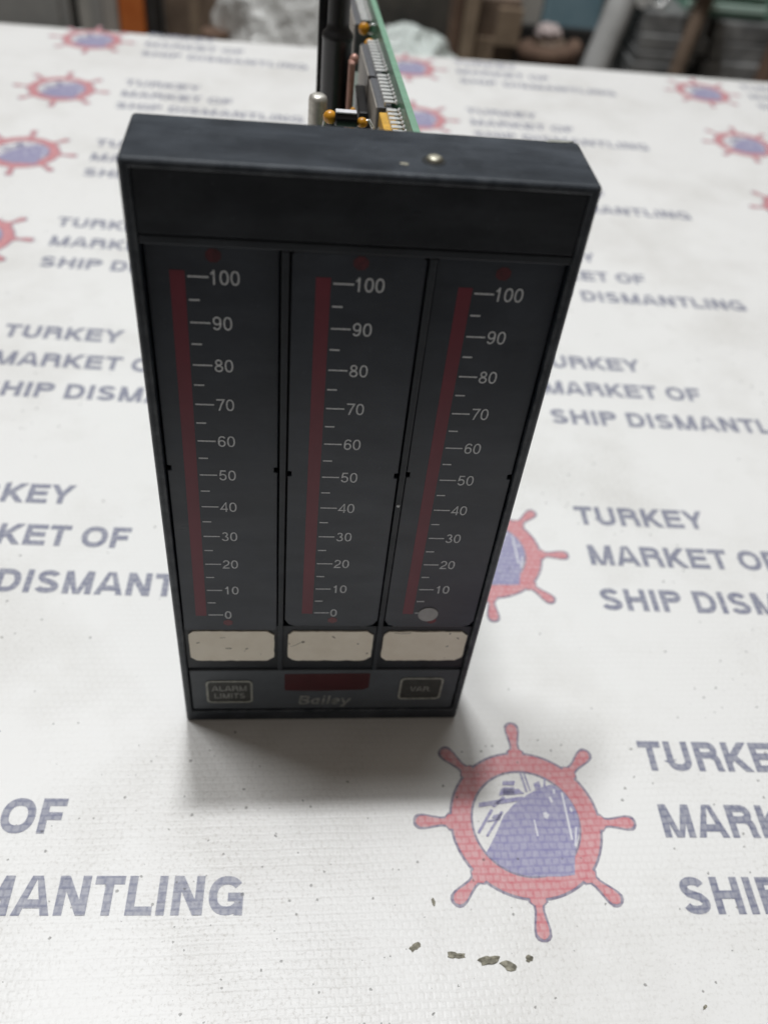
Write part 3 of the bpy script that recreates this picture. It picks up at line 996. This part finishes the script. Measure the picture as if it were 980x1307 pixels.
# ================================================================== DEBRIS ON THE BANNER
def flake(x, y, rx, ry, rot, label, seed, name='paint_flake', h=0.5):
    rnd = random.Random(seed)
    n = 15
    bm = bmesh.new()
    pts = []
    for i in range(n):
        a = 2 * math.pi * i / n
        k = 0.85 + 0.45 * noise.noise(Vector((1.6 * math.cos(a), 1.6 * math.sin(a), seed * 3.7))) + rnd.uniform(-0.13, 0.13)
        u, v = rx * k * math.cos(a), ry * k * math.sin(a)
        pts.append((u * math.cos(rot) - v * math.sin(rot), u * math.sin(rot) + v * math.cos(rot)))
    top = [bm.verts.new((u, v, 0.05 + rnd.uniform(0, h * 0.7))) for u, v in pts]
    bot = [bm.verts.new((u * 1.03, v * 1.03, 0.0)) for u, v in pts]
    c = bm.verts.new((0, 0, 0.1 + h * 0.4))
    for i in range(n):
        j = (i + 1) % n
        bm.faces.new((top[i], top[j], c))
        bm.faces.new((bot[i], bot[j], top[j], top[i]))
    bm.faces.new(bot[::-1])
    o = mesh_obj(name, bm, 'flake')
    place(o, (x, y, 0.02))
    return tag(o, label, 'debris', 'bits of debris below the big ship wheel')
flake(55.3, -58.3, 1.7, 0.9, 0.35, 'small wedge-shaped dark chip below the lower-left wheel handle', 1)
flake(64.5, -60.3, 2.2, 0.9, -0.1, 'ragged grey-brown chip left of the largest flake', 2)
flake(71.6, -61.6, 2.9, 1.1, 0.05, 'largest olive-brown flake directly below the ship wheel', 3, h=0.8)
flake(76.2, -63.0, 2.0, 1.0, -0.4, 'pale torn scrap touching the right end of the largest flake', 4)
flake(81.0, -61.7, 1.1, 0.7, 0.5, 'tiny dark crumb right of the largest flake', 5)
flake(60.6, -48.6, 0.5, 1.0, 0.2, 'slim dark sliver beside the lower-left wheel handle', 6, h=0.2)
flake(118.6, -73.0, 0.8, 0.4, 0.8, 'tiny black grain under the word SHIP', 7, h=0.3)

# ================================================================== THINGS BEHIND THE TABLE
bench = tag(empty('workbench', (300, 1350, -750)), 'low dark workbench crowded with parts behind the table', 'bench')
BO = Vector((300, 1350, -750))
under(boxo('bench_top', 'bench_dark', bench, -900, 1700, 850, 1950, -300, -260, bev=4), BO)
for lx in (-840, 1640):
    for ly in (900, 1900):
        under(boxo('leg', 'bench_dark', bench, lx - 30, lx + 30, ly - 30, ly + 30, -750, -299, bev=2), BO)
BZ = -260

def at(name, mats, *a, **k):
    return boxo(name, mats, None, *a, **k)

def thing(name, x, y, z, label, cat, group=None):
    return tag(empty(name, (x, y, z)), label, cat, group)
def add(o, t):
    o.parent = t
    o.location = o.location - t.location
    return o

# grey steel cabinets, left
t = thing('steel_cabinet', -300, 1080, BZ, 'dull grey steel cabinet at the end beside the orange post', 'cabinet')
add(at('cabinet_body', 'cabinet_grey', -520, -233, 1010, 1300, BZ, 40, bev=3), t)
add(at('door_panel', 'cabinet_grey', -500, -243, 1004, 1010.5, BZ + 12, 28, bev=2), t)
add(at('door_handle', 'black_rubber', -480, -466, 996, 1004.5, -80, -20, bev=2), t)
t = thing('file_box', -205, 1080, BZ, 'warm grey upright box between steel cabinet and orange post', 'box')
add(at('box_body', 'cabinet_warm', -226, -180, 1020, 1240, BZ, 10, bev=3), t)
add(at('spine_strip', 'cabinet_grey', -211, -197, 1017, 1020.5, BZ + 20, -5, bev=1), t)
t = thing('orange_post', -160, 1030, BZ, 'orange painted steel post with dark right side', 'post')
add(at('post_body', 'orange_paint', -176, -147, 1000, 1050, BZ, 120, bev=3), t)
add(at('edge_strip', 'black_rubber', -146.6, -132, 1004, 1048, BZ, 120, bev=3), t)  # black strip gives the post its dark right side
# brown cartons
t = thing('brown_carton', -90, 1060, BZ, 'dark brown carton with taped flap beside the clear bag', 'carton')
add(at('carton_body', 'brown_wood', -128, -58, 1020, 1160, BZ, -96, bev=3), t)
add(at('tape', 'cardboard', -98, -86, 1018, 1020.5, BZ + 2, -100, bev=0.3), t)
add(at('flap', 'cardboard', -126, -60, 1022, 1060, -96, -93, bev=0.8), t)
t = thing('orange_tin', -66, 985, BZ, 'small rusty orange tin in front of the brown carton', 'tin')
bm = bmesh.new()
lathe(bm, [(0, BZ), (16, BZ), (16.6, BZ + 2), (16, BZ + 5), (16, -131), (16.8, -129), (16.8, -126), (15, -125), (0, -125.5)], 'Z', (-66, 985, 0), 26)
add(mesh_obj('tin_can', bm, 'rust', smooth=False), t)
bm = bmesh.new()
lathe(bm, [(16.3, -190), (16.35, -150), (16.2, -149.5), (16.1, -190)], 'Z', (-66, 985, 0), 26)
add(mesh_obj('paper_label', bm, 'orange_paint'), t)

# crumpled plastic bags
def bag(name, c, r, mat, label, seed):
    bm = bmesh.new()
    bmesh.ops.create_icosphere(bm, subdivisions=5, radius=1.0)
    off = Vector((seed * 7.3, seed * 3.1, seed))
    for v in bm.verts:
        d = v.co.normalized()
        a = 1 - abs(noise.noise(d * 2.1 + off)) * 0.9
        b = 1 - abs(noise.noise(d * 5.0 + off)) * 0.8
        k = 0.72 + 0.24 * a + 0.10 * b
        v.co = Vector((d.x * r[0] * k, d.y * r[1] * k, max(d.z * r[2] * k, -r[2] * 0.8)))
        v.co += Vector(c)
    lo = min(v.co.z for v in bm.verts)
    for v in bm.verts:
        v.co.z += BZ - lo
    o = mesh_obj(name, bm, mat, smooth=False)
    return tag(o, label, 'plastic bag')
bag('plastic_bag', (28, 1010, 0), (98, 75, 135), 'clear_bag', 'crumpled clear plastic bag behind the black capacitor', 1)
bag('plastic_bag', (158, 985, 0), (78, 60, 86), 'greenish_bag', 'pale greenish plastic bag lower than the clear one, behind the circuit board', 2)

# black block added to stand for the dark gap behind the second bag
t = thing('dark_gap_backing', 185, 1130, BZ, 'black block standing for the dark gap behind the pale greenish bag', 'dark gap')
add(at('gap_body', 'black_rubber', 95, 262, 1090, 1230, BZ, -20, bev=6), t)
add(at('gap_front_plate', 'bench_dark', 110, 245, 1084, 1090.5, -210, -60, bev=2), t)
# wooden uprights and cardboard pieces
for i, (x0, x1, m, ln, lab) in enumerate(((209, 221, 'rust', 0, 'thin reddish wooden upright beside the black block'),
                                          (223, 240, 'cardboard', 4, 'tan wooden batten standing next to the reddish upright'))):
    o = at('wooden_batten', m, x0, x1, 1000, 1026, BZ, -20 - i * 6, bev=1.5)
    tag(o, lab, 'batten')
t = thing('cardboard_box', 262, 1060, BZ, 'open brown cardboard box between batten and rusty coil', 'box')
add(at('box_body', 'brown_wood', 243, 296, 1025, 1110, BZ, -78, bev=2), t)
add(at('box_flap', 'cardboard', 268, 298, 1019, 1025, -128, -86, bev=1), t)
add(at('box_lip', 'cardboard', 243, 268, 1019, 1025, -148, -120, bev=1), t)
t = thing('rusty_coil', 335, 1010, BZ, 'round rust-brown cable coil below the blue box', 'coil')
bm = bmesh.new()
for k in range(7):
    R_, zz = 30 - (k % 2) * 2.0, BZ + 9 + k * 19
    pts = [(335 + R_ * math.cos(a * math.pi / 12), 1010 + R_ * math.sin(a * math.pi / 12), zz + a * 0.75) for a in range(25)]
    tube(bm, pts, 10, 8)
add(mesh_obj('cable_turns', bm, 'rust', smooth=True), t)
bm = bmesh.new()
lathe(bm, [(0, BZ), (19.5, BZ), (19.5, -116), (16, -112), (0, -110)], 'Z', (335, 1010, 0), 20)
add(mesh_obj('core', bm, 'brown_wood'), t)
bm = bmesh.new()
bmesh.ops.create_icosphere(bm, subdivisions=4, radius=1.0)
for v in bm.verts:
    d = v.co.copy()
    k = 0.85 + 0.3 * noise.noise(d * 2.4)
    v.co = Vector((d.x * 17 * k + 330, d.y * 15 * k + 1008, max(d.z, -0.4) * 11 * k - 105))
tag(mesh_obj('rag', bm, 'pink_rag', smooth=True), 'pale pink rag lying on top of the rusty coil', 'rag')
t = thing('blue_box', 355, 1100, BZ, 'blue-grey painted metal box with pale side behind the rusty coil', 'box')
add(at('box_body', 'blue_paint', 338, 412, 1080, 1190, BZ, 60, bev=3), t)
add(at('side_plate', 'cabinet_warm', 306, 337.6, 1085, 1185, BZ, 60, bev=3), t)
add(at('lower_shadow_slab', 'black_rubber', 300, 418, 1070, 1079.6, BZ, -116, bev=2), t)  # black slab painted in as the shadow below the blue box

def rod(name, a, b, r, mat, label, cat, cap=None):
    bm = bmesh.new()
    tube(bm, [a, b], r, 20)
    t = thing(name, a[0], a[1], a[2], label, cat)
    add(mesh_obj('shaft', bm, mat, smooth=False), t)
    d = (Vector(b) - Vector(a)).normalized()
    bm = bmesh.new()
    tube(bm, [Vector(b) - d * 12, Vector(b) + d * 2], r * 1.12, 20)
    add(mesh_obj('end_collar', bm, cap or mat, smooth=False), t)
    return t
rod('leaning_tube', (370, 1000, BZ), (452, 1062, 45), 17, 'grey_tube', 'pale grey tube leaning between blue box and scrap stack', 'tube')

# flat grey scrap, each plate its own thing
ORD = ('first', 'second', 'third', 'fourth', 'fifth', 'sixth', 'seventh', 'eighth', 'ninth', 'tenth', 'eleventh', 'twelfth')
rnd = random.Random(5)
z = BZ
k = 0
zs = []
while z < -96:
    h = rnd.uniform(13, 24)
    zs.append((z, h))
    z += h
for k, (z0_, h) in enumerate(zs):
    x0_ = 438 + rnd.uniform(-8, 8)
    pos_txt = 'bottom' if k == 0 else ('topmost' if k == len(zs) - 1 else ORD[k] + ' from the bottom')
    o = at('grey_module', 'scrap_grey', x0_, x0_ + 78 + rnd.uniform(-6, 10), 1010 + rnd.uniform(-6, 6), 1130, z0_, z0_ + h - 0.3, bev=2)
    tag(o, 'grey metal module in the stack beside the leaning tube, %s' % pos_txt, 'module', 'stack of grey modules beside the tube')
z = BZ
zs = []
while z < -104:
    h = rnd.uniform(18, 30)
    zs.append((z, h))
    z += h
ztop = z
for k, (z0_, h) in enumerate(zs):
    x0_ = 536 + rnd.uniform(-8, 8)
    pos_txt = 'bottom' if k == 0 else ('topmost' if k == len(zs) - 1 else ORD[k] + ' from the bottom')
    o = at('grey_enclosure', 'scrap_grey', x0_, x0_ + 92 + rnd.uniform(-6, 10), 1020 + rnd.uniform(-6, 6), 1150, z0_, z0_ + h - 0.3, bev=2)
    tag(o, 'wide dark grey enclosure in the stack under the green tray, %s' % pos_txt, 'enclosure', 'stack of grey enclosures under the green tray')
t = thing('green_tray', 570, 1070, ztop, 'green ribbed plastic tray on top of the grey enclosures', 'tray')
add(at('tray_body', 'green_plastic', 500, 640, 1040, 1150, ztop, ztop + 62, bev=3), t)
for i in range(3):
    add(at('tray_rib', 'pale_green', 502, 604 - i * 6, 1033, 1040.4, ztop + 8 + i * 17, ztop + 17 + i * 17, bev=1.5), t)
t = thing('chrome_ring', 458, 1004, -96, 'small shiny ring fitting on the grey module stack', 'fitting')
bm = bmesh.new()
rz = zs and -76
top_mod = max(o.bound_box[6][2] for o in bpy.data.objects if o.name.startswith('grey_module')) / MM
pts = [(462 + 11 * math.cos(a * math.pi / 12), 1030, top_mod + 13.5 + 11 * math.sin(a * math.pi / 12)) for a in range(25)]
tube(bm, pts, 3.0, 10)
add(mesh_obj('ring_body', bm, 'tin', smooth=True), t)
bm = bmesh.new()
lathe(bm, [(0, 1024), (7, 1024), (7, 1050), (0, 1050)], 'Y', (441, 0, top_mod + 6.9), 16)
add(mesh_obj('stub', bm, 'tin'), t)
t = rod('brown_stake', (474, 975, BZ), (512, 1000, 0), 9, 'brown_wood', 'brown stake with an orange disc on top, before the grey enclosures', 'stake')
bm = bmesh.new()
lathe(bm, [(0, -2), (26, -2), (30, 3), (26, 8), (0, 9)], 'Z', (512, 1000, -40), 28)
add(mesh_obj('orange_disc', bm, 'orange_paint', smooth=False), t)
rod('rust_pole', (596, 985, BZ), (650, 1040, 30), 12, 'rust', 'red-brown rusty pole leaning at the end of the green tray', 'pole')
